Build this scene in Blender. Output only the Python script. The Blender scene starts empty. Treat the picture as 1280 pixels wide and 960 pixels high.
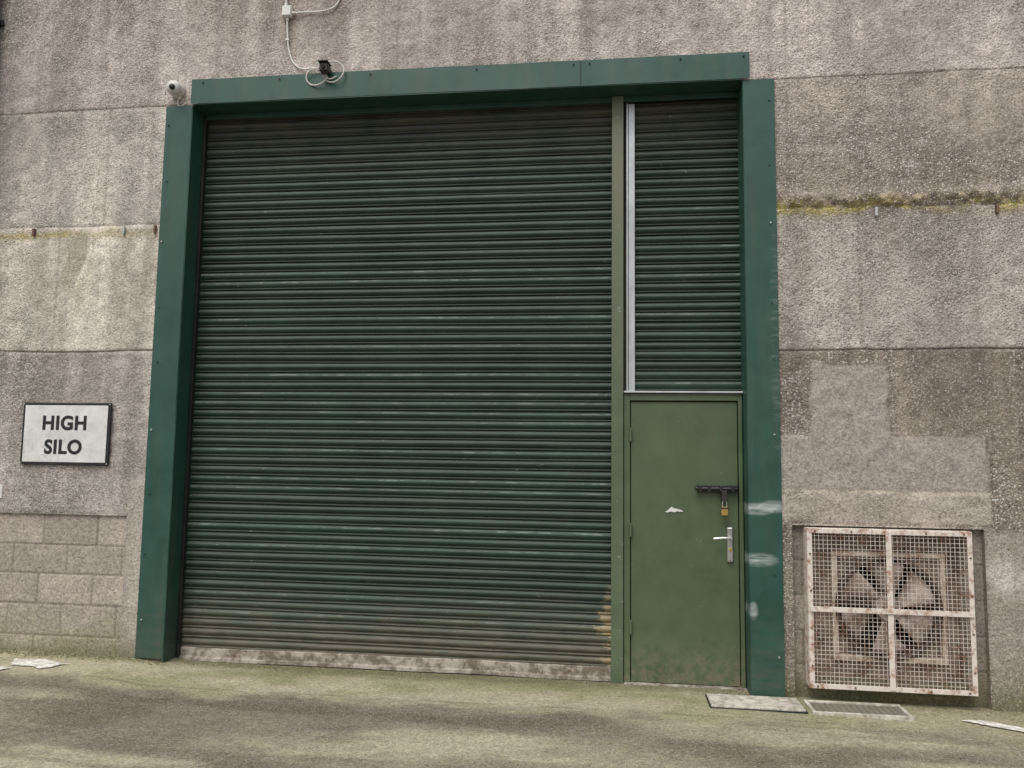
import bpy, bmesh, math, numpy as np
from mathutils import Vector, Matrix
rng=np.random.default_rng(7)
sc=bpy.context.scene

# ------------------------------------------------------------------ noise
LAT=[np.random.default_rng(100+i).random((257,257)) for i in range(12)]
def vn(x,z,fx,fz,s=0):
    L=LAT[s%12]; u=x*fx+37.3*s+500; v=z*fz+11.7*s+500
    iu=np.floor(u).astype(int); iv=np.floor(v).astype(int); fu=u-iu; fv=v-iv
    fu=fu*fu*(3-2*fu); fv=fv*fv*(3-2*fv); iu%=256; iv%=256
    return (L[iu,iv]*(1-fu)+L[iu+1,iv]*fu)*(1-fv)+(L[iu,iv+1]*(1-fu)+L[iu+1,iv+1]*fu)*fv
def fbm(x,z,fx,fz,s=0,o=4):
    r=0;a=1;t=0
    for i in range(o):
        r=r+a*vn(x,z,fx*2**i,fz*2**i,s+i); t+=a; a*=.55
    return r/t
def sst(a,b,v):
    t=np.clip((v-a)/(b-a),0,1); return t*t*(3-2*t)
def lin(r,g,b):
    f=lambda c:(c/255/12.92) if c/255<=.04045 else ((c/255+.055)/1.055)**2.4
    return np.array([f(r),f(g),f(b)])

# ------------------------------------------------------------------ node helper
class G:
    def __init__(s,name,rough=.8,metal=0.0,spec=.5):
        s.m=bpy.data.materials.new(name); s.m.use_nodes=True; s.nt=s.m.node_tree
        s.b=s.nt.nodes['Principled BSDF']; s.b.inputs['Roughness'].default_value=rough
        s.b.inputs['Metallic'].default_value=metal; s.b.inputs['Specular IOR Level'].default_value=spec
        s.tc=s.nt.nodes.new('ShaderNodeTexCoord'); s.co=s.tc.outputs['Object']
        s.geo=s.nt.nodes.new('ShaderNodeNewGeometry')
    def n(s,t): return s.nt.nodes.new(t)
    def set(s,sock,v):
        if isinstance(v,bpy.types.NodeSocket): s.nt.links.new(v,sock)
        else:
            if hasattr(sock.default_value,'__len__') and not isinstance(v,(int,float)):
                v=tuple(v)
                if len(sock.default_value)==4 and len(v)==3: v=v+(1,)
            sock.default_value=v
    def M(s,op,a,b=0.,c=0.,clamp=False):
        n=s.n('ShaderNodeMath'); n.operation=op; n.use_clamp=clamp
        s.set(n.inputs[0],a); s.set(n.inputs[1],b); s.set(n.inputs[2],c); return n.outputs[0]
    def mix(s,f,a,b,mode='MIX'):
        n=s.n('ShaderNodeMix'); n.data_type='RGBA'; n.blend_type=mode
        s.set(n.inputs[0],f); s.set(n.inputs[6],a); s.set(n.inputs[7],b); return n.outputs[2]
    def scale(s,sc_,co=None):
        n=s.n('ShaderNodeMapping'); s.nt.links.new(co or s.co,n.inputs[0]); n.inputs['Scale'].default_value=sc_; return n.outputs[0]
    def noise(s,scale,detail=4,co=None,rough=.6,col=False,dist=0):
        n=s.n('ShaderNodeTexNoise'); s.nt.links.new(co or s.co,n.inputs['Vector'])
        n.inputs['Scale'].default_value=scale; n.inputs['Detail'].default_value=min(detail,3); n.inputs['Roughness'].default_value=rough
        n.inputs['Distortion'].default_value=dist
        return n.outputs['Color' if col else 'Fac']
    def vor(s,scale,co=None):
        n=s.n('ShaderNodeTexVoronoi'); s.nt.links.new(co or s.co,n.inputs['Vector']); n.inputs['Scale'].default_value=scale
        return n.outputs['Distance'],n.outputs['Color']
    def rng(s,v,a,b,c=0.,d=1.):
        n=s.n('ShaderNodeMapRange'); s.set(n.inputs[0],v)
        for i,k in enumerate((a,b,c,d)): n.inputs[i+1].default_value=k
        return n.outputs[0]
    def attr(s,name):
        n=s.n('ShaderNodeAttribute'); n.attribute_name=name; return n.outputs
    def xyz(s,v=None):
        n=s.n('ShaderNodeSeparateXYZ'); s.nt.links.new(v or s.geo.outputs['Position'],n.inputs[0]); return n.outputs
    def col(s,c): s.set(s.b.inputs['Base Color'],c); return s
    def rough(s,v): s.set(s.b.inputs['Roughness'],v); return s
    def bump(s,h,st=.3,d=.01):
        n=s.n('ShaderNodeBump'); n.inputs['Strength'].default_value=st; n.inputs['Distance'].default_value=d
        s.set(n.inputs['Height'],h); s.nt.links.new(n.outputs[0],s.b.inputs['Normal']); return s
    def blob(s,cx,cz,rx,rz,P):
        a=s.M('DIVIDE',s.M('SUBTRACT',P[0],cx),rx); b=s.M('DIVIDE',s.M('SUBTRACT',P[2],cz),rz)
        d=s.M('ADD',s.M('MULTIPLY',a,a),s.M('MULTIPLY',b,b)); return s.M('SUBTRACT',1.,d,clamp=True)

# ------------------------------------------------------------------ mesh helpers
def link(o,parent=None):
    sc.collection.objects.link(o)
    if parent:
        o.parent=parent; o.matrix_parent_inverse=Matrix.Translation(parent.location).inverted()
    return o
def grp(name,loc=(0,0,0)):
    e=bpy.data.objects.new(name,None); e.location=loc; e.empty_display_size=.2; sc.collection.objects.link(e); return e
def meshobj(name,verts,faces,mat,parent=None,smooth=False):
    me=bpy.data.meshes.new(name); me.from_pydata([tuple(v) for v in verts],[],[tuple(f) for f in faces]); me.update()
    me.materials.append(mat)
    if smooth: me.polygons.foreach_set('use_smooth',[True]*len(me.polygons))
    return link(bpy.data.objects.new(name,me),parent)
def box(name,x0,x1,y0,y1,z0,z1,mat,parent=None,bev=.002,seg=2):
    bm=bmesh.new(); bmesh.ops.create_cube(bm,size=1)
    for v in bm.verts:
        v.co=Vector(((x0+x1)/2+v.co.x*(x1-x0),(y0+y1)/2+v.co.y*(y1-y0),(z0+z1)/2+v.co.z*(z1-z0)))
    if bev>0: bmesh.ops.bevel(bm,geom=bm.edges[:],offset=bev,segments=seg,affect='EDGES',profile=.5)
    me=bpy.data.meshes.new(name); bm.to_mesh(me); bm.free(); me.materials.append(mat)
    return link(bpy.data.objects.new(name,me),parent)
def cyl(name,p0,p1,r,mat,parent=None,seg=20,r2=None):
    p0=Vector(p0);p1=Vector(p1); d=p1-p0
    bm=bmesh.new(); bmesh.ops.create_cone(bm,cap_ends=True,segments=seg,radius1=r,radius2=r if r2 is None else r2,depth=d.length)
    bmesh.ops.bevel(bm,geom=[e for e in bm.edges if any(len(f.verts)>4 for f in e.link_faces)],offset=min(r*.15,.003),segments=1,affect='EDGES')
    q=d.to_track_quat('Z','Y'); bm.transform(Matrix.Translation((p0+p1)/2)@q.to_matrix().to_4x4())
    me=bpy.data.meshes.new(name); bm.to_mesh(me); bm.free(); me.materials.append(mat)
    return link(bpy.data.objects.new(name,me),parent)
def tube(name,pts,r,mat,parent=None,cyclic=False):
    cu=bpy.data.curves.new(name,'CURVE'); cu.dimensions='3D'; cu.bevel_depth=r; cu.bevel_resolution=2; cu.resolution_u=10
    sp=cu.splines.new('BEZIER'); sp.bezier_points.add(len(pts)-1)
    for b,p in zip(sp.bezier_points,pts):
        b.co=p; b.handle_left_type=b.handle_right_type='AUTO'
    sp.use_cyclic_u=cyclic
    cu.materials.append(mat); return link(bpy.data.objects.new(name,cu),parent)
def sphere(name,c,r,mat,parent=None,scale=(1,1,1),half=None):
    bm=bmesh.new(); bmesh.ops.create_uvsphere(bm,u_segments=24,v_segments=14,radius=r)
    for v in bm.verts: v.co=Vector((v.co.x*scale[0]+c[0],v.co.y*scale[1]+c[1],v.co.z*scale[2]+c[2]))
    me=bpy.data.meshes.new(name); bm.to_mesh(me); bm.free(); me.materials.append(mat)
    me.polygons.foreach_set('use_smooth',[True]*len(me.polygons))
    return link(bpy.data.objects.new(name,me),parent)
def axis(breaks,step,far):
    b=sorted(set(breaks)); out=[]
    for a,c in zip(b[:-1],b[1:]):
        n=max(1,int(round((c-a)/step(0.5*(a+c))))); out+=list(np.linspace(a,c,n,endpoint=False))
    out.append(b[-1]); return np.array(out)
def grid(name,us,vs,posf,attrs,mat,parent=None,keep=None,smooth=True,extra=None):
    U,V=np.meshgrid(us,vs,indexing='ij'); P=posf(U,V); nu,nv=U.shape
    idx=np.arange(nu*nv).reshape(nu,nv)
    f=np.stack([idx[:-1,:-1],idx[1:,:-1],idx[1:,1:],idx[:-1,1:]],-1).reshape(-1,4)
    if keep is not None:
        uc=(U[:-1,:-1]+U[1:,1:])/2; vc=(V[:-1,:-1]+V[1:,1:])/2; f=f[keep(uc,vc).reshape(-1)]
    me=bpy.data.meshes.new(name); P=P.reshape(-1,3)
    me.vertices.add(len(P)); me.vertices.foreach_set('co',P.ravel())
    me.loops.add(f.size); me.loops.foreach_set('vertex_index',f.ravel())
    me.polygons.add(len(f)); me.polygons.foreach_set('loop_start',np.arange(0,f.size,4)); me.polygons.foreach_set('loop_total',np.full(len(f),4))
    me.polygons.foreach_set('use_smooth',np.full(len(f),smooth)); me.update(calc_edges=True)
    for k,a in attrs(U,V).items():
        if a.ndim==3:
            at=me.attributes.new(k,'FLOAT_COLOR','POINT'); c=np.ones((nu*nv,4)); c[:,:3]=a.reshape(-1,3); at.data.foreach_set('color',c.ravel())
        else:
            at=me.attributes.new(k,'FLOAT','POINT'); at.data.foreach_set('value',a.ravel())
    me.materials.append(mat); me.validate()
    return link(bpy.data.objects.new(name,me),parent)

# ------------------------------------------------------------------ materials
def concrete(name,peb=1.0,gain=1.0,psc=62,bst=.7):
    g=G(name,.92,spec=.2); C=g.attr('Col')['Color']; S=g.attr('smooth')['Fac']
    n2=g.noise(44,3,rough=.85); d,vc=g.vor(psc); v=g.xyz(vc); inv=g.M('SUBTRACT',1.,S)
    d2,vc2=g.vor(120); v2=g.xyz(vc2)
    f=g.M('ADD',g.rng(n2,.28,.72,(1-.40)*gain,(1+.40)*gain),g.rng(v2[0],0,1,-.26,.26))
    c=g.mix(1.,C,f,'MULTIPLY'); c=g.mix(1.,c,(1.0,.985,.985,1),'MULTIPLY')
    light=g.M('MULTIPLY',g.M('GREATER_THAN',v[0],.72),g.rng(d,.34,.50,1,0))
    dark=g.M('MULTIPLY',g.M('LESS_THAN',v[0],.20),g.rng(d,.30,.5,1,0))
    l2=g.M('MULTIPLY',g.M('GREATER_THAN',v2[1],.78),g.rng(d2,.32,.5,1,0))
    k=g.M('MULTIPLY',inv,g.M('MULTIPLY',g.attr('peb')['Fac'],peb))
    c=g.mix(g.M('MULTIPLY',g.M('MULTIPLY',light,k),.80),c,g.mix(v[1],(.64,.61,.58),(.42,.35,.31)))
    c=g.mix(g.M('MULTIPLY',g.M('MULTIPLY',l2,k),.68),c,(.62,.60,.58,1))
    c=g.mix(g.M('MULTIPLY',g.M('MULTIPLY',dark,k),.55),c,(.11,.095,.08,1))
    h=g.M('ADD',n2,g.M('MULTIPLY',g.M('MULTIPLY',g.rng(d,.2,.6,1,0),k),.6))
    g.col(c).bump(h,bst,.008); return g.m
M_wall=concrete('weathered_aggregate_concrete',1.,1.20)
M_block=concrete('blockwork_concrete',.35,1.2)

def paint(name,c,rough=.45,dirt=(.12,.10,.07),dirt_amt=.35,scr=.0,var=.12,bump=False):
    g=G(name,rough); n=g.noise(5,3,rough=.7)
    cc=g.mix(1.,tuple(c),g.rng(n,.3,.7,1-var*1.3,1+var*1.3),'MULTIPLY')
    st=g.noise(1,3,co=g.scale((9,9,.7)))
    cc=g.mix(g.M('MULTIPLY',g.rng(st,.5,.78,0,1),dirt_amt),cc,tuple(dirt))
    if scr>0:
        d=g.noise(14,3,rough=.8); cc=g.mix(g.M('MULTIPLY',g.rng(d,.64,.70),scr),cc,(.35,.34,.30,1))
    g.col(cc).rough(g.rng(n,.3,.7,rough-.08,rough+.15))
    if bump: g.bump(g.noise(1.6,1),.4,.03)
    return g,cc
teal=lin(38,76,66)
gf,cf=paint('green_painted_steel',teal,.42,dirt_amt=.28,var=.13,bump=True); P=gf.xyz()
nz=gf.noise(15,3,rough=.75,co=gf.scale((.35,1,2.2))); sm=0.
for b in ((4.60,1.28,.14,.050),(4.72,1.30,.11,.05),(4.62,.93,.14,.055),(4.575,.58,.035,.07)):
    sm=gf.M('ADD',sm,gf.blob(*b,P))
sm=gf.M('MULTIPLY',gf.M('MULTIPLY',gf.M('POWER',gf.M('MINIMUM',sm,1.),1.0),gf.rng(nz,.36,.70,.15,1.0)),.75,clamp=True)
haze=gf.M('MULTIPLY',gf.blob(4.76,2.5,.05,1.0,P),gf.rng(nz,.5,.66,0,.12)); sm=gf.M('ADD',sm,haze,clamp=True)
cf=gf.mix(sm,cf,(.66,.69,.69,1))
low=gf.M('MULTIPLY',gf.rng(P[2],.7,0.,0,1),gf.rng(nz,.35,.7)); cf=gf.mix(gf.M('MULTIPLY',low,.6),cf,(.10,.10,.065,1)); gf.col(cf)
M_frame=gf.m
M_door_g,cd=paint('olive_green_door_paint',lin(76,92,64),.45,dirt_amt=.25,var=.09)
P=M_door_g.xyz(); nd=M_door_g.noise(16,3,rough=.75); low=M_door_g.M('MULTIPLY',M_door_g.rng(P[2],.38,0.,0,1),M_door_g.rng(nd,.38,.60))
cd=M_door_g.mix(M_door_g.M('MULTIPLY',low,.85),cd,(.19,.165,.11,1))
M_door_g.col(M_door_g.mix(M_door_g.M('MULTIPLY',M_door_g.rng(nd,.70,.73),.5),cd,(.22,.23,.17,1))); M_door=M_door_g.m
gp,cp=paint('olive_green_post_paint',lin(84,98,74),.5,dirt=(.16,.13,.09),dirt_amt=.6,scr=.6); P=gp.xyz()
cp=gp.mix(gp.M('MULTIPLY',gp.rng(P[2],1.8,4.0),.5),cp,lin(118,116,98)); gp.col(cp); M_post=gp.m
gg,cg=paint('galvanised_steel',(.50,.52,.53),.35,dirt_amt=.3); gg.b.inputs['Metallic'].default_value=.5; M_galv=gg.m
gk,_=paint('black_metal',(.015,.015,.016),.4,dirt_amt=.3); M_black=gk.m
gb,_=paint('brass',(.60,.42,.14),.3,dirt_amt=.1); gb.b.inputs['Metallic'].default_value=.8; M_brass=gb.m
gs,_=paint('satin_steel',(.6,.6,.58),.28,dirt_amt=.1); gs.b.inputs['Metallic'].default_value=.9; M_steel=gs.m
gw,_=paint('white_plastic',(.68,.67,.63),.45,dirt_amt=.35,var=.05); M_white=gw.m
gd,_=paint('dark_void',(.012,.011,.010),.9); M_dark=gd.m

# shutter material
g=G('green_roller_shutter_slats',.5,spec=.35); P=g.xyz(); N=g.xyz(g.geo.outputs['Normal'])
R=g.attr('rnd')['Fac']; T=g.attr('prof')['Fac']
nA=g.noise(3,3,rough=.7); nB=g.noise(1,3,co=g.scale((5,5,26)),rough=.75); nC=g.noise(20,3,co=g.scale((.5,1,1.2)),rough=.8)
c=g.mix(g.rng(nA,.3,.7),lin(34,52,45),lin(50,68,58))
c=g.mix(1.,c,g.M('ADD',.82,g.M('MULTIPLY',R,.34)),'MULTIPLY')
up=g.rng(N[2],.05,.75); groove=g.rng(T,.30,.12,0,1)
dust_highlight=g.M('MULTIPLY',up,g.rng(nB,.3,.7,.3,1.))
c=g.mix(g.M('MULTIPLY',dust_highlight,.42),c,lin(114,122,110))  # dust plus pale highlights on the slats' upper curves, painted into the colour
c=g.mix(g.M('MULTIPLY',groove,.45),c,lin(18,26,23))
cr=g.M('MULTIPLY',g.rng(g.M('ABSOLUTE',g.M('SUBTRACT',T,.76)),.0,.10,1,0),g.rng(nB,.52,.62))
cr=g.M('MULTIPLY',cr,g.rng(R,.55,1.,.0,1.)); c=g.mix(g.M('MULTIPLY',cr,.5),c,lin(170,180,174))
tp=g.M('MULTIPLY',g.rng(P[2],3.85,4.3),g.rng(nA,.25,.55)); c=g.mix(g.M('MULTIPLY',tp,.5),c,lin(84,76,66))
bt=g.M('MULTIPLY',g.rng(g.M('ADD',P[2],g.M('MULTIPLY',nA,.5)),.85,.34),g.rng(nB,.3,.6,.3,1)); c=g.mix(g.M('MULTIPLY',bt,.75),c,lin(118,108,92))
bl=g.M('ADD',g.M('MULTIPLY',g.rng(P[0],3.30,3.58),g.M('ADD',g.M('MULTIPLY',R,.40),.62)),g.M('MULTIPLY',g.M('SUBTRACT',nC,.5),1.1))
bl=g.M('MULTIPLY',g.rng(bl,.66,.78),g.rng(P[2],.80,.40)); c=g.mix(g.M('MULTIPLY',bl,.78),c,lin(164,146,114))
c=g.mix(g.M('MULTIPLY',g.rng(nC,.70,.74),.45),c,lin(170,175,165))
g.col(c).rough(g.rng(dust_highlight,0,1,.48,.85)); M_slat=g.m
g=G('weathered_bottom_rail',.8); nR=g.noise(9,3,rough=.8); c=g.mix(g.rng(nR,.40,.60),lin(172,164,152),lin(112,102,88)); c=g.mix(g.rng(g.noise(25,3),.60,.70,0,.8),c,lin(84,60,44)); g.col(c); M_rail=g.m
g=G('rusty_white_fan_guard',.7); nR=g.noise(14,3,rough=.8); c=g.mix(g.rng(nR,.48,.66),lin(216,206,196),lin(156,116,92)); g.col(c); M_guard=g.m
g=G('fan_cream_panel',.75); c=g.mix(g.rng(g.noise(7,3,rough=.75),.42,.68),lin(210,198,178),lin(142,112,90)); g.col(c); M_cream=g.m
g=G('dusty_fan_blade',.7); c=g.mix(g.rng(g.noise(9,3),.35,.65),lin(190,176,166),lin(124,108,98)); g.col(c); M_blade=g.m
g=G('fan_ring_metal',.7); c=g.mix(g.rng(g.noise(9,3),.35,.65),lin(150,134,120),lin(102,86,76)); g.col(c); M_ring=g.m

# ------------------------------------------------------------------ wall
S0,S1,S2,S3,S4=5.46,4.44,3.445,2.42,1.38
HO=[(.2,4.56,-.5,4.435),(4.85,6.11,-.5,1.175),(-3.2,-.165,-.5,1.12)]
def holedist(X,Z):
    return np.minimum.reduce([np.maximum(np.abs(X-(a+b)/2)-(b-a)/2,Z-d) for a,b,c,d in HO])
def wallY(X,Z):
    y=(fbm(X,Z,1.2,1.2,1,4)-.5)*.020+(fbm(X,Z,14,14,3,3)-.5)*.014
    y+=np.where(Z>S1,0,np.where(Z>S2,.004,np.where(Z>S3,-.003,np.where(Z>S4,.003,-.001))))
    for s in (S0,S1,S2,S3):
        y+=(.004 if s==S1 else .010)*np.exp(-((Z-s)/.006)**2)*(.2+vn(X,Z,6,0,5))
    cr=np.exp(-((Z-S2-.06)/.055)**2)*sst(4.79,4.86,X); y-=cr*(fbm(X,Z,18,18,6,3)*.10-.02)
    y-=(.012*patch(X,Z)+.006*rect(X,Z,4.7,6.16,1.20,1.42))*sst(4.78,4.82,X)
    return y*np.clip(holedist(X,Z)/.03,0,1)
def wallZ(X,Z):
    j=0
    for s in (S0,S1,S2,S3): j=j+(fbm(X,X*0,1.6,1,int(s*2)%7,4)-.5)*.035*np.exp(-((Z-s)/.05)**2)
    return Z+j*np.clip(holedist(X,Z)/.08,0,1)
def rect(X,Z,a,b,c,d,e=.006):
    w=(fbm(X,Z,9,9,8,3)-.5)*.03
    return sst(a-e,a+e,X+w)*sst(b+e,b-e,X+w)*sst(c-e,c+e,Z+w)*sst(d+e,d-e,Z+w)
def patch(X,Z):
    return np.maximum(rect(X,Z,4.99,5.52,1.75,2.31),rect(X,Z,4.7,6.15,1.42,1.81))
def wallcol(X,Z):
    base=lin(152,143,135); C=np.ones(X.shape+(3,))*base
    def tint(m,c,a=1.):
        nonlocal C; m=np.clip(m,0,1)[...,None]*a; C=C*(1-m)+np.array(c)*m
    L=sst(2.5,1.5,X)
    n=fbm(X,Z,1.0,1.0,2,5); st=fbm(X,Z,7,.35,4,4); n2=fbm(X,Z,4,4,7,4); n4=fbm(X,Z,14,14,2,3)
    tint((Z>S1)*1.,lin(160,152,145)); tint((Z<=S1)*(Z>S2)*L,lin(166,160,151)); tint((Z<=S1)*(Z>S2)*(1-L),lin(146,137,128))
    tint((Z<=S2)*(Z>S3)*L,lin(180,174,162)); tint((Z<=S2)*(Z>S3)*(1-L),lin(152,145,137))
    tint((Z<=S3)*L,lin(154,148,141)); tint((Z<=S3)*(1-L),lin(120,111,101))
    C*=(.87+.26*sst(.25,.75,n))[...,None]; C*=(.83+.34*sst(.3,.7,st))[...,None]; C*=(.93+.14*sst(.3,.7,n2))[...,None]; C*=(.88+.24*sst(.25,.75,n4))[...,None]
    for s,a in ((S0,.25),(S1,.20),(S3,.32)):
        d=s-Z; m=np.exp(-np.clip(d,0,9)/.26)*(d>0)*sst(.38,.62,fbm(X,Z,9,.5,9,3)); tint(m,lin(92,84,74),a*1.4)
    for s in (S0,S1,S2,S3):
        tint(np.exp(-((Z-s)/.006)**2)*(.15+.9*vn(X,Z,5,0,4)),lin(84,77,68),.35 if s==S1 else .7)
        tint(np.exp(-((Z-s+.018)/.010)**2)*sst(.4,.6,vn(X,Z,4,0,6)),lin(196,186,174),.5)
    w=(fbm(X,Z,9,9,3,4)-.5)*.12
    tint(np.exp(-((Z-S2-.055+w*.8)/.055)**2)*sst(3.5,4.7,X)*(.4+1.*n4),lin(94,84,66),.9)
    tint(np.exp(-((Z-S2-.07+w)/.03)**2)*sst(3.5,4.7,X)*sst(.55,.65,n4),lin(176,162,136),.8)
    tint(sst(.0,.2,Z-S2)*sst(.75,.2,Z-S2)*sst(4.0,4.8,X),lin(112,102,90),.45)
    al=sst(.46,.64,fbm(X,Z,3,9,5,4)+.14*sst(5.6,6.2,X))
    tint(np.exp(-((Z-S2+.0+w*.5)/.05)**2)*al*(1-L),lin(150,140,76),.8)
    tint(np.exp(-((Z-S2+.06+w*.5)/.022)**2)*sst(-.35,-.9,X),lin(165,148,82),.9)
    tint(np.exp(-((Z-S2+.06+w*.5)/.035)**2)*sst(.1,-.3,X),lin(150,142,100),.6)
    tint(sst(S2-.05,S2-.12,Z)*sst(S2-.9,S2-.2,Z)*np.exp(-((X+.72+w)/.10)**2),lin(150,146,112),.55)
    for x0,a in ((-.1,.3),(-1.05,.4),(4.95,.35),(5.55,.4),(5.9,.3),(1.02,.3),(2.6,.25)):
        tint(np.exp(-((X-x0+w*.5)/.06)**2)*sst(S2-1.0,S2-.05,Z)*(Z<S2+.02),lin(110,102,88),a)
    for x0,a in ((1.0,.45),(.35,.3),(2.3,.3),(3.4,.25),(-.9,.3),(5.3,.25),(1.42,.35)):
        tint(np.exp(-((X-x0+w*.4)/.05)**2)*sst(S1+.1,S1+.9,Z),lin(96,86,76),a)
    tint(sst(-1.15,-1.6,X+w*2),lin(92,88,82),.6)
    tint(sst(S1+.05,S1+1.,Z)*sst(.35,.65,fbm(X,Z,3.5,.4,10,4))*sst(3.2,1.,X)*sst(-1,0.,X),lin(118,106,94),.5)
    cx=-.72-.10*sst(3.25,2.92,Z); dd=np.abs(X-cx)
    ins=sst(.10,.085,dd)*sst(2.93,2.97,Z)*sst(3.42,3.38,Z); rim=np.exp(-((dd-.09)/.014)**2)*sst(2.93,2.97,Z)*sst(3.42,3.3,Z)*(X>cx)
    tint(ins,lin(150,144,130),.75); tint(rim,lin(214,206,190),.9)
    p=patch(X,Z); tint(p,lin(148,141,133)*(.88+.24*n4[...,None]),.92)
    band=rect(X,Z,4.7,6.16,1.20,1.42)*(.55+.45*sst(.35,.6,fbm(X,Z,6,10,6,3))); tint(band,lin(168,160,149),.85)
    tint(rect(X,Z,4.7,6.16,1.405,1.425)*sst(.3,.6,n2),lin(204,194,180),.8)
    tint(rect(X,Z,4.84,6.13,1.172,1.19),lin(190,182,168),.6)
    for (a,b,c_,d_) in ((4.982,4.997,1.81,2.31),(5.515,5.53,1.81,2.31),(4.99,5.52,2.303,2.320),(5.52,6.15,1.80,1.817),(6.145,6.16,1.42,1.81)):
        tint(rect(X,Z,a,b,c_,d_)*sst(.30,.5,n2),lin(92,83,72),.7)
    tint(rect(X,Z,6.11,7.5,-.1,1.17),lin(148,141,132),.7)
    tint(np.exp(-(((X-6.24+w)/.12)**2+((Z-.86)/.12)**2)**2)*sst(.3,.5,n2),lin(196,190,182),.6)
    tint(rect(X,Z,-.165,.2,-.1,1.4),lin(156,149,138),.6)
    for x0,a,b in ((-.52,S2,S1),(4.87,S2,6),(5.35,S3,S2),(-.9,S3,S2),(6.3,.2,S3),(1.9,S1,6)):
        tint(np.exp(-((X-x0)/.012)**2)*(Z>a)*(Z<b),lin(112,105,95),.45)
    tint(sst(.38,.0,Z+w*1.5),lin(104,102,74),.6); tint(sst(.14,.0,Z+w),lin(80,82,54),.6)
    sm=np.clip(p*.8+band*.7+rect(X,Z,6.11,7.5,-.1,1.17)*.6+rect(X,Z,-.165,.2,-.1,1.12)*.7,0,1)
    pb=np.clip(.55+.6*sst(.35,.65,fbm(X,Z,1.8,1.8,11,3)),0,1)
    return C,sm,pb
bx=[-9,-3.2,-2,-.165,.2,4.56,4.85,6.11,7.2,14]; bz=[-.3,0,1.12,1.175,4.435,5.7,9]
for s in (S0,S1,S2,S3): bz+= [s-.012,s-.005,s,s+.005,s+.012] if s!=S1 else [s,s+.005,s+.012]
sx=lambda m:.02 if -2<m<7.2 else .25
sz=lambda m:.02 if m<5.7 else .25
xs=axis(bx,sx,0); zs=axis(bz,sz,0)
build=grp('silo_building')
inh=lambda X,Z:np.logical_or.reduce([(X>a)&(X<b)&(Z>c)&(Z<d) for a,b,c,d in HO])
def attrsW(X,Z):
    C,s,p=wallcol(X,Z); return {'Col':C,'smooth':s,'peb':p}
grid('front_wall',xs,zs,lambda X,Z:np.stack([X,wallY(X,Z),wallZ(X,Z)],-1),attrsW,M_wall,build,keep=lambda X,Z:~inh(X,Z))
def plain(name,vs,fs,mat,c,parent,sm=.6):
    o=meshobj(name,vs,fs,mat,parent); n=len(vs)
    a=o.data.attributes.new('Col','FLOAT_COLOR','POINT'); a.data.foreach_set('color',list(np.tile(list(c)+[1],n)))
    a=o.data.attributes.new('smooth','FLOAT','POINT'); a.data.foreach_set('value',[sm]*n)
    a=o.data.attributes.new('peb','FLOAT','POINT'); a.data.foreach_set('value',[.8]*n); return o
cc=lin(120,112,100)
for i,(a,b,c,d) in enumerate(HO):
    dp=(.5,.2,.03)[i]
    plain('opening_reveal_%d'%i,[(a,0,-.3),(a,dp,-.3),(a,dp,d),(a,0,d),(b,0,-.3),(b,dp,-.3),(b,dp,d),(b,0,d)],[(0,1,2,3),(4,7,6,5),(3,2,6,7)],M_wall,cc,build)
plain('side_and_roof',[(-9,0,-.3),(-9,12,-.3),(-9,12,9),(-9,0,9),(14,0,-.3),(14,12,-.3),(14,12,9),(14,0,9)],[(0,3,2,1),(4,5,6,7),(3,7,6,2),(1,2,6,5)],M_wall,lin(145,137,128),build,.2)
box('interior_back_of_opening',.2,4.56,.42,.5,-.3,4.43,M_dark,build,0)
box('interior_ceiling',0.2,4.56,.2,.42,4.40,4.43,M_dark,build,0)

def blockattr(rows,x0,x1,bl):
    def f(X,Z):
        C=np.ones(X.shape+(3,))*lin(152,144,133); j=np.zeros(X.shape)
        for k,(za,zb,off) in enumerate(rows):
            inr=(Z<=za)&(Z>zb); u=(X-off)/bl; bi=np.floor(u); h=np.modf(np.abs(np.sin(bi*12.9898+k*78.233)*43758.5))[0]
            C=np.where(inr[...,None],C*(.88+.22*h)[...,None],C)
            dx=np.abs(u-np.round(u))*bl; j=np.maximum(j,inr*sst(.010,.004,dx)); j=np.maximum(j,sst(.009,.003,np.abs(Z-zb)))
        n=fbm(X,Z,3,3,4,5); C*=(.8+.4*n)[...,None]; C*=(.85+.3*fbm(X,Z,20,20,5,3))[...,None]
        m=(j*.75)[...,None]*(.4+.6*n[...,None]); C=C*(1-m)+lin(100,93,82)*m
        w=(fbm(X,Z,6,6,3,4)-.5)*.3; m=(sst(.42,.05,Z+w)*.55)[...,None]; C=C*(1-m)+lin(120,117,82)*m
        m=(sst(.16,.0,Z+w*.5)*.6)[...,None]; C=C*(1-m)+lin(88,90,58)*m
        return {'Col':C,'smooth':np.full(X.shape,.4),'peb':np.full(X.shape,.8),'j':j}
    return f
rows=[(1.12,.88,-.88),(.88,.655,-1.13),(.655,.42,-.90),(.42,.18,-1.15),(.18,-.06,-.91),(-.06,-.3,-1.1)]
fa=blockattr(rows,-3.2,-.165,.465)
bxs=axis([-3.2,-2,-.165],lambda m:.0085 if m>-2 else .05,0); bzs=axis([-.3,0,1.12],lambda m:.0085,0)
grid('blockwork_infill',bxs,bzs,lambda X,Z:np.stack([X,.018+fa(X,Z)['j']*.006+(fbm(X,Z,10,10,2,3)-.5)*.005,Z],-1),lambda X,Z:{k:v for k,v in fa(X,Z).items() if k!='j'},M_block,build)
rows2=[(1.175,.93,4.7),(.93,.69,4.92),(.69,.45,4.7),(.45,.22,4.92),(.22,-.02,4.7),(-.02,-.3,4.9)]
fb=blockattr(rows2,4.85,6.11,.44)
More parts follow.
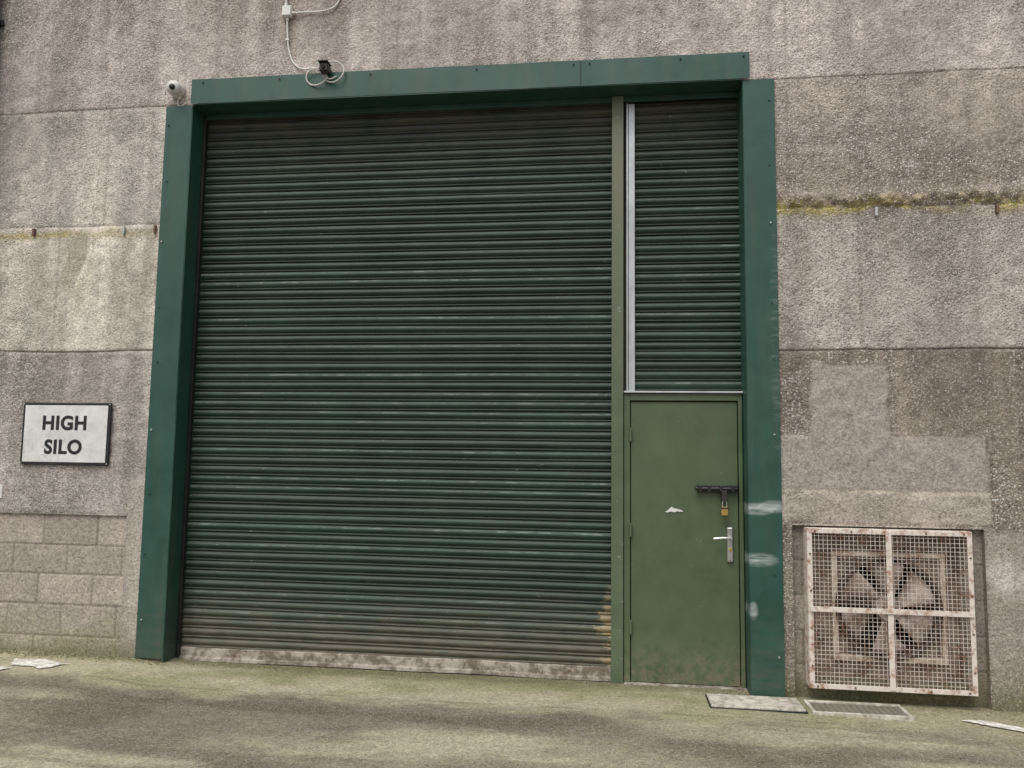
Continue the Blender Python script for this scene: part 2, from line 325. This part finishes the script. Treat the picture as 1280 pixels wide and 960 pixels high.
def fbd(X,Z):
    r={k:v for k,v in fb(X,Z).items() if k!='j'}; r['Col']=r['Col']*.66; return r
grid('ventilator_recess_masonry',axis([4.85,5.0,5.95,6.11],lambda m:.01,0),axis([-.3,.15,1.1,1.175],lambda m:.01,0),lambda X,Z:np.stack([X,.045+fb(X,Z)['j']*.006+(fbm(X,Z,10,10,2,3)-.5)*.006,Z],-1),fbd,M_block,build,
     keep=lambda X,Z:~((X>5.0)&(X<5.95)&(Z>.15)&(Z<1.1)))

g,_=paint('rusty_iron',(.16,.10,.07),.8); M_rust=g.m
for i,x in enumerate((-1.13,-.33,-.06,5.47,6.28)):
    z=S2-.02; box('iron_tie_%d'%i,x-.009,x+.009,-.026,.01,z-.05,z+.015,M_rust if i%2==0 else M_galv,build,.003)

# ------------------------------------------------------------------ door surround
fr=grp('doorway_frame',(2.4,0,0))
def bent(name,x0,x1,z0,z1,nx,nz,yf,parent,horiz=False,wx=.006):
    X=np.linspace(x0,x1,nx); Z=np.linspace(z0,z1,nz)
    return grid(name,X,Z,lambda U,V:np.stack([U+(fbm(V,U*0,1.3,1,3,3)-.5)*wx*(not horiz),np.full(U.shape,yf)-(fbm(U,V,2.,2.,6,2)-.5)*.010,V+(fbm(U,V*0,1.1,1,5,3)-.5)*wx*2.5*horiz],-1),lambda U,V:{},M_frame,parent)
bent('left_jamb_front',-.015,.207,.055,4.43,6,80,-.022,fr)
bent('right_jamb_front',4.556,4.775,-.02,4.432,6,80,-.022,fr)
bent('header_front',.203,4.600,4.438,4.642,90,5,-.038,fr,True)
box('header_lap_joint',3.35,3.353,-.047,-.034,4.445,4.638,M_black,fr,0)
box('left_jamb_outer_return',-.019,-.013,-.020,.0,.05,4.43,M_frame,fr,.0)
box('left_jamb_return',.203,.212,-.019,.20,.0,4.43,M_frame,fr,.001)
box('left_jamb_rear_flange',.212,.235,.160,.20,.0,4.40,M_frame,fr,.001)
box('right_jamb_return',4.551,4.559,-.019,.26,-.02,4.43,M_frame,fr,.001)
box('right_jamb_outer_return',4.773,4.779,-.020,.004,-.02,4.43,M_frame,fr,.0)
box('header_soffit',.213,4.550,-.034,.20,4.430,4.437,M_frame,fr,.001)
box('header_top_return',.203,4.598,-.036,.004,4.634,4.639,M_frame,fr,.0)
box('header_rear_lip',.236,4.550,.150,.165,4.385,4.428,M_frame,fr,.001)
for i in range(9):
    z=.3+i*.5
    for x in (.02,4.735):
        xx=x+rng.uniform(-.01,.01); z_=z+rng.uniform(-.05,.05); cyl('screw',(xx,-.02,z_),(xx,-.033,z_),.0065,M_frame if i%3 else M_galv,fr,10)
for x in (.3,.95,1.7,2.55,3.3,3.42,4.1,4.56): cyl('screw',(x,-.03,4.61),(x,-.050,4.61),.006,M_black,fr,10)

# ------------------------------------------------------------------ roller shutters
prof=[(0,.008),(.0015,.000),(.004,-.006),(.008,-.008),(.012,-.005),(.0145,.002),(.0165,.006),(.020,.003),(.027,-.005),(.036,-.011),(.045,-.013),(.054,-.0115),(.062,-.0055),(.069,.002),(.073,.008)]
def shutter(name,x0,x1,z0,z1,y,parent,seed):
    r=np.random.default_rng(seed); pitch=.075; n=int(math.ceil((z1-z0)/pitch)); X=np.linspace(x0,x1,int((x1-x0)/.06)+2)
    vz=[];vy=[];rn=[];pf=[]
    for k in range(n):
        rv=r.random(); dy=r.normal()*.0014
        for a,b in prof:
            if z0+k*pitch+a>z1: break
            vz.append(z0+k*pitch+a); vy.append(b+dy); rn.append(rv); pf.append(a/pitch)
    vz=np.array(vz);vy=np.array(vy);rn=np.array(rn);pf=np.array(pf); idx=np.arange(len(vz))
    def pos(U,V):
        i=V.astype(int); z=vz[i]; yy=vy[i]+y
        k=np.floor((z-z0)/pitch+1e-6)
        yy=yy+(vn(U,k*.37,1.3,3,2)-.5)*.006+(vn(U,z,.5,.5,4)-.5)*.02
        z=z+(vn(U,k*.61,.9,3,5)-.5)*.006
        return np.stack([U,yy,z],-1)
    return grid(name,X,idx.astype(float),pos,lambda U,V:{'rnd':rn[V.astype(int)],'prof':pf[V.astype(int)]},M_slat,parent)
rs=grp('roller_shutter',(1.9,.2,0))
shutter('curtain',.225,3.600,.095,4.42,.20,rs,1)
rail=grid('bottom_rail',np.linspace(.225,3.59,90),np.arange(6).astype(float),
  lambda U,V:np.stack([U,np.array([.20,.180,.178,.178,.158,.156])[V.astype(int)]+(vn(U,V*0,3,1,3)-.5)*.01,
                       np.array([.099,.095,.070,.034,.028,.006])[V.astype(int)]+(vn(U,V*0,2,1,6)-.5)*.010],-1),lambda U,V:{},M_rail,rs,smooth=False)
box('rubber_seal',.225,3.59,.162,.20,-.02,.010,M_black,rs,.002)
box('left_guide',.213,.236,.150,.19,.01,4.38,M_black,rs,.002)
box('centre_post',3.592,3.680,.13,.24,-.02,4.426,M_post,rs,.003)
box('centre_post_web',3.680,3.700,.18,.23,2.10,4.426,M_dark,rs,.0)
rs2=grp('roller_shutter',(4.15,.2,3.2))
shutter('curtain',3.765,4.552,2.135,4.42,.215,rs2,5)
box('galvanised_guide_rail',3.702,3.716,.165,.215,2.125,4.38,M_galv,rs2,.003)
box('galvanised_guide_channel',3.718,3.768,.178,.215,2.125,4.38,M_galv,rs2,.004)
box('bottom_angle',3.684,4.551,.13,.21,2.112,2.126,M_galv,rs2,.002)

# ------------------------------------------------------------------ steel door
dr=grp('steel_door',(4.12,.2,0))
box('frame_left',3.684,3.730,.150,.24,-.01,2.108,M_door,dr,.003)
box('frame_head',3.7305,4.516,.150,.24,2.056,2.108,M_door,dr,.003)
box('frame_right',4.5165,4.545,.150,.24,-.01,2.108,M_door,dr,.003)
box('rear_fill',3.73,4.52,.215,.24,0,2.06,M_dark,dr,0)
leaf=grid('leaf',np.linspace(3.738,4.508,24),np.linspace(.012,2.047,60),lambda U,V:np.stack([U,.166-(fbm(U,V,1.5,1.5,5,2)-.5)*.008,V],-1),lambda U,V:{},M_door,dr)
for nm,a in (('leaf_edge_left',(3.737,3.739,.012,2.047)),('leaf_edge_right',(4.507,4.509,.012,2.047)),('leaf_edge_top',(3.739,4.507,2.045,2.047))): box(nm,a[0],a[1],.166,.21,a[2],a[3],M_door,dr,0)
box('threshold',3.684,4.55,.12,.24,-.03,.006,M_rail,dr,.003)
for z in (.35,1.05,1.75): cyl('hinge',(3.734,.142,z),(3.734,.142,z+.10),.009,M_post,dr,12)
box('hasp_backplate',4.215,4.505,.142,.165,1.385,1.437,M_black,dr,.003)
cyl('hasp_bolt',(4.20,.128,1.412),(4.50,.128,1.412),.012,M_black,dr)
for x in (4.235,4.30,4.385,4.47): box('hasp_strap',x-.012,x+.012,.112,.145,1.388,1.436,M_black,dr,.004)
box('hasp_staple',4.385,4.425,.095,.135,1.32,1.40,M_black,dr,.004)
tube('padlock_shackle',[(4.392,.10,1.27),(4.392,.10,1.32),(4.405,.10,1.343),(4.418,.10,1.32),(4.418,.10,1.27)],.005,M_steel,dr)
box('padlock_body',4.380,4.430,.088,.114,1.222,1.285,M_brass,dr,.006)
box('padlock_band',4.379,4.431,.087,.115,1.268,1.282,M_black,dr,.002)
box('handle_plate',4.425,4.470,.142,.166,.885,1.135,M_steel,dr,.011,4)
cyl('handle_spindle',(4.447,.15,1.06),(4.447,.095,1.06),.013,M_steel,dr)
tube('handle_lever',[(4.447,.095,1.06),(4.42,.092,1.062),(4.37,.094,1.06),(4.325,.098,1.054)],.010,M_steel,dr)
cyl('key_cylinder',(4.448,.145,.975),(4.448,.132,.975),.012,M_brass,dr)
for z in (1.12,.90): cyl('plate_screw',(4.447,.143,z),(4.447,.139,z),.004,M_black,dr,8)
pts=[(0,0),(.02,.012),(.035,.028),(.05,.038),(.06,.030),(.075,.026),(.10,.022),(.125,.012),(.13,.004),(.11,.002),(.085,.006),(.07,-.002),(.04,.003),(.02,-.004)]
meshobj('torn_sticker',[(3.985+x,.1605,1.235+z) for x,z in pts],[tuple(range(len(pts)))],M_white,dr)

# ------------------------------------------------------------------ ventilator fan
vf=grp('ventilation_fan',(5.47,0,.62))
x0,x1,z0,z1=4.935,6.005,.088,1.160
t=.032
for nm,a in (('guard_top',(x0,x1,z1-t,z1)),('guard_bottom',(x0,x1,z0,z0+t)),('guard_left',(x0,x0+t,z0+t,z1-t)),('guard_right',(x1-t,x1,z0+t,z1-t))):
    box(nm,a[0],a[1],-.062,-.054,a[2],a[3],M_guard,vf,.002)
for nm,a in (('side_top',(x0,x1,z1-.006,z1+.002)),('side_bottom',(x0,x1,z0-.002,z0+.006)),('side_left',(x0-.002,x0+.006,z0+.006,z1-.006)),('side_right',(x1-.006,x1+.002,z0+.006,z1-.006))):
    box(nm,a[0],a[1],-.053,.046,a[2],a[3],M_guard,vf,.001)
box('cross_vertical',5.448,5.486,-.070,-.063,z0+.01,z1-.01,M_guard,vf,.002)
box('cross_horizontal',x0+.01,x1-.01,-.0785,-.0715,.600,.636,M_guard,vf,.002)
vs=[];fs=[]
def addbox(a,b,c,d,e,f):
    k=len(vs); vs.extend([(a,c,e),(b,c,e),(b,d,e),(a,d,e),(a,c,f),(b,c,f),(b,d,f),(a,d,f)])
    for q in ((0,3,2,1),(4,5,6,7),(0,1,5,4),(1,2,6,5),(2,3,7,6),(3,0,4,7)): fs.append(tuple(k+i for i in q))
pit=.0285; n=int((x1-x0-.04)/pit); w=.0013
for i in range(n+1):
    x=x0+.022+i*(x1-x0-.044)/n; j=rng.normal()*.001; addbox(x-w+j,x+w+j,-.0525,-.049,z0+.008,z1-.008)
    z=z0+.022+i*(z1-z0-.044)/n; j=rng.normal()*.001; addbox(x0+.008,x1-.008,-.0485,-.045,z-w+j,z+w+j)
meshobj('wire_mesh',vs,fs,M_guard,vf)
for i in range(5):
    for zz in (z0+.016,z1-.016): cyl('bolt',(x0+.05+i*.242,-.05,zz),(x0+.05+i*.242,-.068,zz),.007,M_rust,vf,6)
for i in range(4):
    for xx in (x0+.016,x1-.016): cyl('bolt',(xx,-.05,z0+.15+i*.25),(xx,-.068,z0+.15+i*.25),.007,M_rust,vf,6)
cx,cz,rr=5.49,.62,.335; sx0,sx1,sz0,sz1=5.13,5.86,.26,1.0
def plate(name,a,b,c,d,y,r,mat):
    V=[];F=[];n=64
    for i in range(n):
        t_=2*math.pi*i/n; ux,uz=math.cos(t_),math.sin(t_)
        k=min(((b-cx)/ux if ux>1e-6 else (a-cx)/ux if ux<-1e-6 else 9),((d-cz)/uz if uz>1e-6 else (c-cz)/uz if uz<-1e-6 else 9))
        V.append((cx+ux*k,y,cz+uz*k)); V.append((cx+ux*r,y,cz+uz*r)); V.append((cx+ux*r,y+.12,cz+uz*r))
    for i in range(n):
        j=(i+1)%n; F.append((3*i,3*j,3*j+1,3*i+1)); F.append((3*i+1,3*j+1,3*j+2,3*i+2))
    return meshobj(name,V,F,mat,vf)
box('rear_board_left',5.0,sx0+.005,.095,.11,.15,1.1,M_ring,vf,0); box('rear_board_right',sx1-.005,5.95,.095,.11,.15,1.1,M_ring,vf,0)
box('rear_board_top',sx0+.005,sx1-.005,.095,.11,sz1-.005,1.1,M_ring,vf,0); box('rear_board_bottom',sx0+.005,sx1-.005,.095,.11,.15,sz0+.005,M_ring,vf,0)
for a in ((4.99,5.0,.15,1.1),(5.95,5.96,.15,1.1),(5.0,5.95,.14,.15),(5.0,5.95,1.1,1.11)): box('recess_liner',a[0],a[1],.04,.12,a[2],a[3],M_ring,vf,0)
plate('fan_panel',sx0,sx1,sz0,sz1,.085,rr,M_ring)
for a in ((sx0-.01,sx1+.01,sz1-.035,sz1),(sx0-.01,sx1+.01,sz0,sz0+.035),(sx0-.01,sx0+.025,sz0+.035,sz1-.035),(sx1-.025,sx1+.01,sz0+.035,sz1-.035)):
    box('fan_panel_frame',a[0],a[1],.045,.084,a[2],a[3],M_cream,vf,.003)
V=[];F=[];n=64
for i in range(n):
    t_=2*math.pi*i/n; c_,s_=math.cos(t_),math.sin(t_)
    for r_,y_ in ((rr+.018,.084),(rr+.018,.030),(rr-.006,.026),(rr-.008,.084)): V.append((cx+c_*r_,y_,cz+s_*r_))
for i in range(n):
    j=(i+1)%n
    for k in range(3): F.append((4*i+k,4*i+k+1,4*j+k+1,4*j+k))
g,_=paint('fan_bellmouth_paint',lin(74,62,58),.6); M_bell=g.m
meshobj('fan_bellmouth_ring',V,F,M_bell,vf,True)
box('fan_dark_cavity',5.1,5.9,.24,.25,.2,1.05,M_dark,vf,0)
for b in range(6):
    a0=b*math.pi/3+.35; V=[];F=[]; nr,na=7,6
    for i in range(nr):
        r_=.075+(.315-.075)*i/(nr-1); half=.22+.20*(i/(nr-1))**.6
        for k in range(na):
            s_=k/(na-1)*2-1; an=a0+s_*half+.22*(i/(nr-1)); V.append((cx+r_*math.cos(an),.07+s_*.040*(1-.3*i/nr)+.012*s_*s_,cz+r_*math.sin(an)))
    for i in range(nr-1):
        for k in range(na-1): F.append((i*na+k,i*na+k+1,(i+1)*na+k+1,(i+1)*na+k))
    o=meshobj('blade_%d'%b,V,F,M_blade,vf,True); md=o.modifiers.new('s','SOLIDIFY'); md.thickness=.006
cyl('hub',(cx,.03,cz),(cx,.18,cz),.085,M_blade,vf,32); cyl('hub_cap',(cx,.015,cz),(cx,.032,cz),.045,M_ring,vf,24)
box('motor_bracket',cx-.36,cx+.36,.195,.205,cz-.02,cz+.02,M_ring,vf,.002)
box('motor_bracket_vertical',cx-.02,cx+.02,.206,.215,cz-.36,cz+.36,M_ring,vf,.002)

# ------------------------------------------------------------------ sign
sg=grp('wall_sign',(-.72,-.03,1.755))
g=G('sign_white_face',.4); P=g.xyz(); d=g.noise(6,3,rough=.8); c=g.mix(g.rng(d,.35,.65),(.76,.76,.75),(.60,.59,.57))
ed=g.M('MULTIPLY',g.rng(g.M('ABSOLUTE',g.M('SUBTRACT',g.noise(7,2,dist=1.),.5)),0,.014,1,0),g.rng(g.blob(-.92,1.63,.26,.2,P),0,.3)); c=g.mix(g.M('MULTIPLY',ed,.6),c,(.34,.30,.26,1)); g.col(c)
M_sf=g.m
box('backing_board',-1.10,-.34,-.022,-.006,1.508,2.003,M_black,sg,.004)
box('face_panel',-1.078,-.362,-.027,-.0225,1.530,1.981,M_sf,sg,.002)
g=G('sign_black_lettering',.5); g.col((.012,.012,.014)); M_ink=g.m
for tx,zz in (('HIGH',1.79),('SILO',1.60)):
    cu=bpy.data.curves.new('lettering','FONT'); cu.body=tx; cu.size=.152; cu.align_x='CENTER'; cu.offset=.0055; cu.extrude=.0008; cu.space_character=1.08
    cu.materials.append(M_ink); o=bpy.data.objects.new('lettering_'+tx.lower(),cu); o.rotation_euler=(math.pi/2,0,0); o.location=(-.728,-.0285,zz); link(o,sg)
for x in (-1.09,-.35):
    for z in (1.52,1.99): cyl('screw',(x,-.02,z),(x,-.027,z),.005,M_galv,sg,8)
box('small_notice_board',-1.46,-1.245,-.01,-.002,1.235,1.345,M_white,grp('wall_notice',(-1.3,0,1.3)),.002)

# ------------------------------------------------------------------ CCTV dome
cv=grp('security_camera',(.07,-.05,4.56))
cyl('mount_base',(.07,.0,4.565),(.07,-.05,4.565),.062,M_white,cv,28)
sphere('housing',(.07,-.070,4.560),.062,M_white,cv,(1,.9,1))
sphere('lens_ball',(.082,-.118,4.548),.024,M_black,cv)
tube('cable',[(.09,-.01,4.50),(.075,-.015,4.465),(.10,-.012,4.43),(.15,-.02,4.455)],.006,M_white,cv)
box('cable_gland',.078,.10,-.03,.0,4.49,4.52,M_white,cv,.003)

# ------------------------------------------------------------------ junction box, cables, sensor light
jb=grp('junction_box',(.99,-.03,5.18))
box('body',.945,1.025,-.045,.0,5.135,5.225,M_white,jb,.006,3); box('lid',.950,1.020,-.052,-.0455,5.14,5.22,M_white,jb,.003)
cyl('gland',(.97,-.02,5.225),(.97,-.02,5.26),.012,M_white,jb); cyl('gland',(1.025,-.02,5.17),(1.05,-.02,5.17),.012,M_white,jb); cyl('gland',(.985,-.02,5.135),(.985,-.02,5.105),.012,M_white,jb)
tube('feed_cable',[(1.05,-.02,5.17),(1.15,-.015,5.175),(1.28,-.015,5.175),(1.38,-.015,5.21),(1.42,-.012,5.30),(1.42,-.012,6.2),(1.42,-.01,8.9)],.007,M_white,jb)
tube('upper_cable',[(.97,-.02,5.26),(.975,-.015,5.6),(.99,-.01,6.5),(.98,-.01,8.9)],.007,M_white,jb)
tube('down_cable',[(.985,-.02,5.105),(.99,-.015,5.0),(1.01,-.012,4.85),(1.06,-.014,4.74),(1.13,-.02,4.695),(1.24,-.03,4.69),(1.33,-.05,4.675),(1.34,-.06,4.62)],.007,M_white,jb)
for z in (4.95,5.6,5.9): box('cable_clip',.975,1.005,-.022,.0,z-.008,z+.008,M_white,jb,.002)
sl=grp('motion_sensor',(1.34,-.08,4.65))
box('bracket',1.32,1.37,-.05,0,4.655,4.675,M_black,sl,.003); box('body',1.31,1.38,-.13,-.05,4.615,4.685,M_black,sl,.010,3); box('visor',1.305,1.385,-.15,-.055,4.683,4.691,M_black,sl,.002)
cyl('lens',(1.345,-.13,4.645),(1.345,-.14,4.645),.018,M_dark,sl)
def loop(cx_,cz_,rx,rz,y,ph=0):
    return [(cx_+rx*math.cos(a+ph),y+.01*math.sin(2*a),cz_+rz*math.sin(a+ph)) for a in np.linspace(0,2*math.pi,9)[:-1]]
tube('cable_loop',loop(1.265,4.60,.085,.065,-.055),.006,M_white,sl,True)
tube('cable_loop_large',loop(1.405,4.635,.085,.085,-.062),.006,M_white,sl,True)
tube('cable_tail',[(1.33,-.06,4.62),(1.37,-.06,4.58),(1.43,-.055,4.60)],.006,M_white,sl)

# ------------------------------------------------------------------ drainpipe
dp=grp('drainpipe',(-1.64,-.07,0)); cyl('pipe',(-1.64,-.07,.05),(-1.64,-.07,8.9),.055,M_black,dp,24)
for z in (1.6,3.4,5.2,7.): cyl('collar',(-1.64,-.07,z),(-1.64,-.07,z+.09),.064,M_black,dp,24); box('bracket',-1.72,-1.56,-.02,.0,z+.02,z+.07,M_black,dp,.002)

# ------------------------------------------------------------------ ground
def gz(X,Y):
    near=sst(-1.6,-.1,Y)
    z=.05*sst(.5,-.1,X)*near + (-.015)*sst(4.6,6,X)*near
    z+=(fbm(X,Y,.6,.6,2,3)-.5)*.02*sst(.1,-.5,Y)+(fbm(X,Y,7,7,5,3)-.5)*.006
    return z-.008*sst(-.1,-.9,Y)
def gcol(X,Y):
    C=np.ones(X.shape+(3,))*lin(114,107,93)
    def tint(m,c,a=1.):
        nonlocal C; m=np.clip(m,0,1)[...,None]*a; C=C*(1-m)+np.array(c)*m
    n=fbm(X,Y,.7,1.8,3,6); n2=fbm(X,Y,2.5,5,6,5); n3=fbm(X,Y,1.2,3.,9,5); w=(n2-.5)*.3; n5=fbm(X,Y,24,30,4,3); n6=fbm(X,Y,.5,6,11,5)
    def E(x,y,rx,ry): return np.exp(-(((X-x)/rx)**2+((Y-y)/ry)**2)**1.5)
    apr=sst(-.66,-.44,Y+w*1.0)*sst(8,6,np.abs(X-2))
    zone=np.clip(E(2.9,-1.35,1.5,.42)+E(4.7,-.75,1.3,.18)+E(-.9,-1.2,.8,.3)+E(.6,-1.75,.9,.2)+E(5.6,-1.2,.7,.2),0,1)
    tint(sst(.38,.60,n*.45+n2*.15+n6*.15+.30*zone),lin(164,158,134),.8)
    tint(sst(.48,.64,n3)*(1-.6*zone),lin(88,82,68),.65)
    tint(E(4.9,-1.15,1.3,.22)*sst(.3,.6,n2),lin(82,77,64),.6)
    tint(sst(.52,.66,n6)*(1-apr),lin(90,84,70),.45)
    tint(apr,lin(160,155,130),.85)
    tint(apr*sst(.44,.64,n2),lin(128,128,94),.6)
    tint(sst(-.35,-.05,Y+w)*sst(.40,.6,n3+.03),lin(112,116,74),.65)
    tint(sst(-.10,.10,Y+w*.4),lin(90,87,66),.65)
    tint(sst(3.5,5.5,X)*sst(-.9,-.3,Y+w),lin(114,112,86),.45)
    tint(np.exp(-((Y+.72+w*.5+.03*X)/.07)**2)*sst(3.9,2.4,X),lin(88,80,66),.6)
    tint(np.exp(-((Y+.47+w*.15)/.012)**2)*sst(.4,.6,n2),lin(74,68,56),.5)
    tint(sst(.12,.20,Y)*1.,lin(110,100,86),.5)
    C*=(.86+.26*fbm(X,Y,6,10,1,5))[...,None]; C*=(.84+.32*n5)[...,None]
    far=sst(6,14,np.hypot(X-2,Y+2)); tint(far,lin(118,112,100),.6)
    return {'Col':C,'smooth':np.clip(.2+.25*apr,0,1),'peb':np.ones(X.shape)}
M_gr=concrete('worn_concrete_yard',.5,1.15,90,.45)
gx=axis([-150,-40,-8,-3.5,8,14,40,150],lambda m:.022 if -3.5<m<8 else (.4 if -8<m<14 else 6),0)
gy=axis([-200,-40,-8,-3.6,.32],lambda m:.018 if m>-3.6 else (.35 if m>-8 else 6),0)
grid('ground',gx,gy,lambda X,Y:np.stack([X,Y,gz(X,Y)],-1),gcol,M_gr)
def g0(x,y): return float(gz(np.array([[x]]),np.array([[y]]))[0,0])

g=G('moss_and_grit',.95); c=g.mix(g.rng(g.noise(20,3),.35,.65),lin(92,96,56),lin(124,112,92)); g.col(c); M_moss=g.m
V=[];F=[]
r2=np.random.default_rng(4)
def clump(x,y,z,s):
    k=len(V); a=r2.random()*6.28
    V.extend([(x+s*math.cos(a+i*1.57)*r2.uniform(.6,1.2),y+s*math.sin(a+i*1.57)*r2.uniform(.6,1.2),z-.004) for i in range(4)]); V.append((x+r2.normal()*s*.2,y+r2.normal()*s*.2,z+s*r2.uniform(.4,.9)))
    for i in range(4): F.append((k+i,k+(i+1)%4,k+4))
for i in range(3800):
    s=r2.uniform(.004,.014); q=r2.random()
    if q<.33: x=r2.uniform(-2.5,.2); y=-abs(r2.normal())*.05
    elif q<.45: x=r2.uniform(4.56,7.2); y=-abs(r2.normal())*.05
    elif q<.70: x=r2.uniform(.25,4.5); y=.13-abs(r2.normal())*.05
    else: x=r2.uniform(-2,7); y=r2.uniform(-1.9,0)
    if q>=.70: s*=.5
    clump(x,y,g0(x,y),s)
meshobj('moss',V,F,M_moss)

# ------------------------------------------------------------------ drain covers
g=G('pale_concrete_cover',.9); c=g.mix(g.rng(g.noise(16,3,rough=.8),.38,.62),lin(205,200,188),lin(150,144,128)); g.col(c); M_cov=g.m
dc=grp('drain_cover',(4.55,-.19,0)); z=g0(4.55,-.2)
box('slab',4.245,4.845,-.315,-.065,z-.03,z+.022,M_cov,dc,.008,2)
box('edge_joint',4.235,4.855,-.325,-.055,z-.03,z+.007,M_black,dc,.002)
g,_=paint('worn_cast_iron',lin(120,116,104),.7,dirt_amt=.5); M_iron=g.m
dc2=grp('drain_cover',(5.18,-.19,0)); z=g0(5.2,-.2)+.002
for a in ((4.885,5.505,-.085,-.062),(4.885,5.505,-.320,-.297),(4.885,4.91,-.297,-.085),(5.48,5.505,-.297,-.085)): box('rim',a[0],a[1],a[2],a[3],z-.03,z+.018,M_cov,dc2,.003)
box('plate',4.912,5.478,-.295,-.087,z-.03,z+.007,M_iron,dc2,.002)
for i in range(14): box('tread_bar',4.93+i*.040,4.945+i*.040,-.285,-.097,z+.006,z+.012,M_iron,dc2,.002)
g=G('worn_white_paint',.8); c=g.mix(g.rng(g.noise(20,3,rough=.8),.4,.6),lin(232,230,222),lin(180,176,164)); g.col(c); M_wp=g.m
def paintpatch(pts):
    V=[]
    for i in range(len(pts)):
        a=np.array(pts[i]);b=np.array(pts[(i+1)%len(pts)])
        for t_ in np.linspace(0,1,8,endpoint=False):
            p=a*(1-t_)+b*t_+r2.normal(size=2)*.006; V.append((p[0],p[1],g0(p[0],p[1])+.009))
    c=np.mean([v[:2] for v in V],0); V.append((c[0],c[1],g0(*c)+.010)); n=len(V)-1
    return meshobj('painted_marking',V,[(i,(i+1)%n,n) for i in range(n)],M_wp)
paintpatch([(-1.3,-.38),(-.98,-.37),(-.72,-.43),(-.82,-.55),(-1.3,-.57)])
paintpatch([(-.86,-.22),(-.62,-.20),(-.38,-.28),(-.50,-.39),(-.78,-.35)])
paintpatch([(5.80,-.27),(5.95,-.25),(6.16,-.35),(6.12,-.42),(5.93,-.35)])

# ------------------------------------------------------------------ camera
cam=bpy.data.cameras.new('camera'); co=bpy.data.objects.new('camera',cam); sc.collection.objects.link(co)
co.location=(3.5708,-5.6637,1.6338); co.rotation_euler=(1.66331,-.01394,.12431)
cam.sensor_width=36; cam.lens=36*961/1280; cam.clip_end=1000; cam.clip_start=.05; sc.camera=co
# ------------------------------------------------------------------ light
w=bpy.data.worlds.new('World'); sc.world=w; w.use_nodes=True; nt=w.node_tree
bg=nt.nodes['Background']; sky=nt.nodes.new('ShaderNodeTexSky'); sky.sky_type='NISHITA'; sky.sun_disc=False
el,az=math.radians(58),math.radians(200)
sky.sun_elevation=el; sky.sun_rotation=az; sky.air_density=1.; sky.dust_density=4.; sky.ozone_density=1.
hs=nt.nodes.new('ShaderNodeHueSaturation'); hs.inputs['Saturation'].default_value=.2
nt.links.new(sky.outputs[0],hs.inputs['Color']); nt.links.new(hs.outputs[0],bg.inputs['Color']); bg.inputs['Strength'].default_value=.145
s=bpy.data.lights.new('sun','SUN'); s.energy=1.5; s.angle=math.radians(30); s.color=(1,.98,.95); so=bpy.data.objects.new('sun',s); sc.collection.objects.link(so)
dv=Vector((math.sin(az)*math.cos(el),math.cos(az)*math.cos(el),math.sin(el)))
so.rotation_euler=dv.to_track_quat('Z','Y').to_euler()
sc.view_settings.view_transform='Standard'; sc.view_settings.look='None'; sc.view_settings.exposure=0
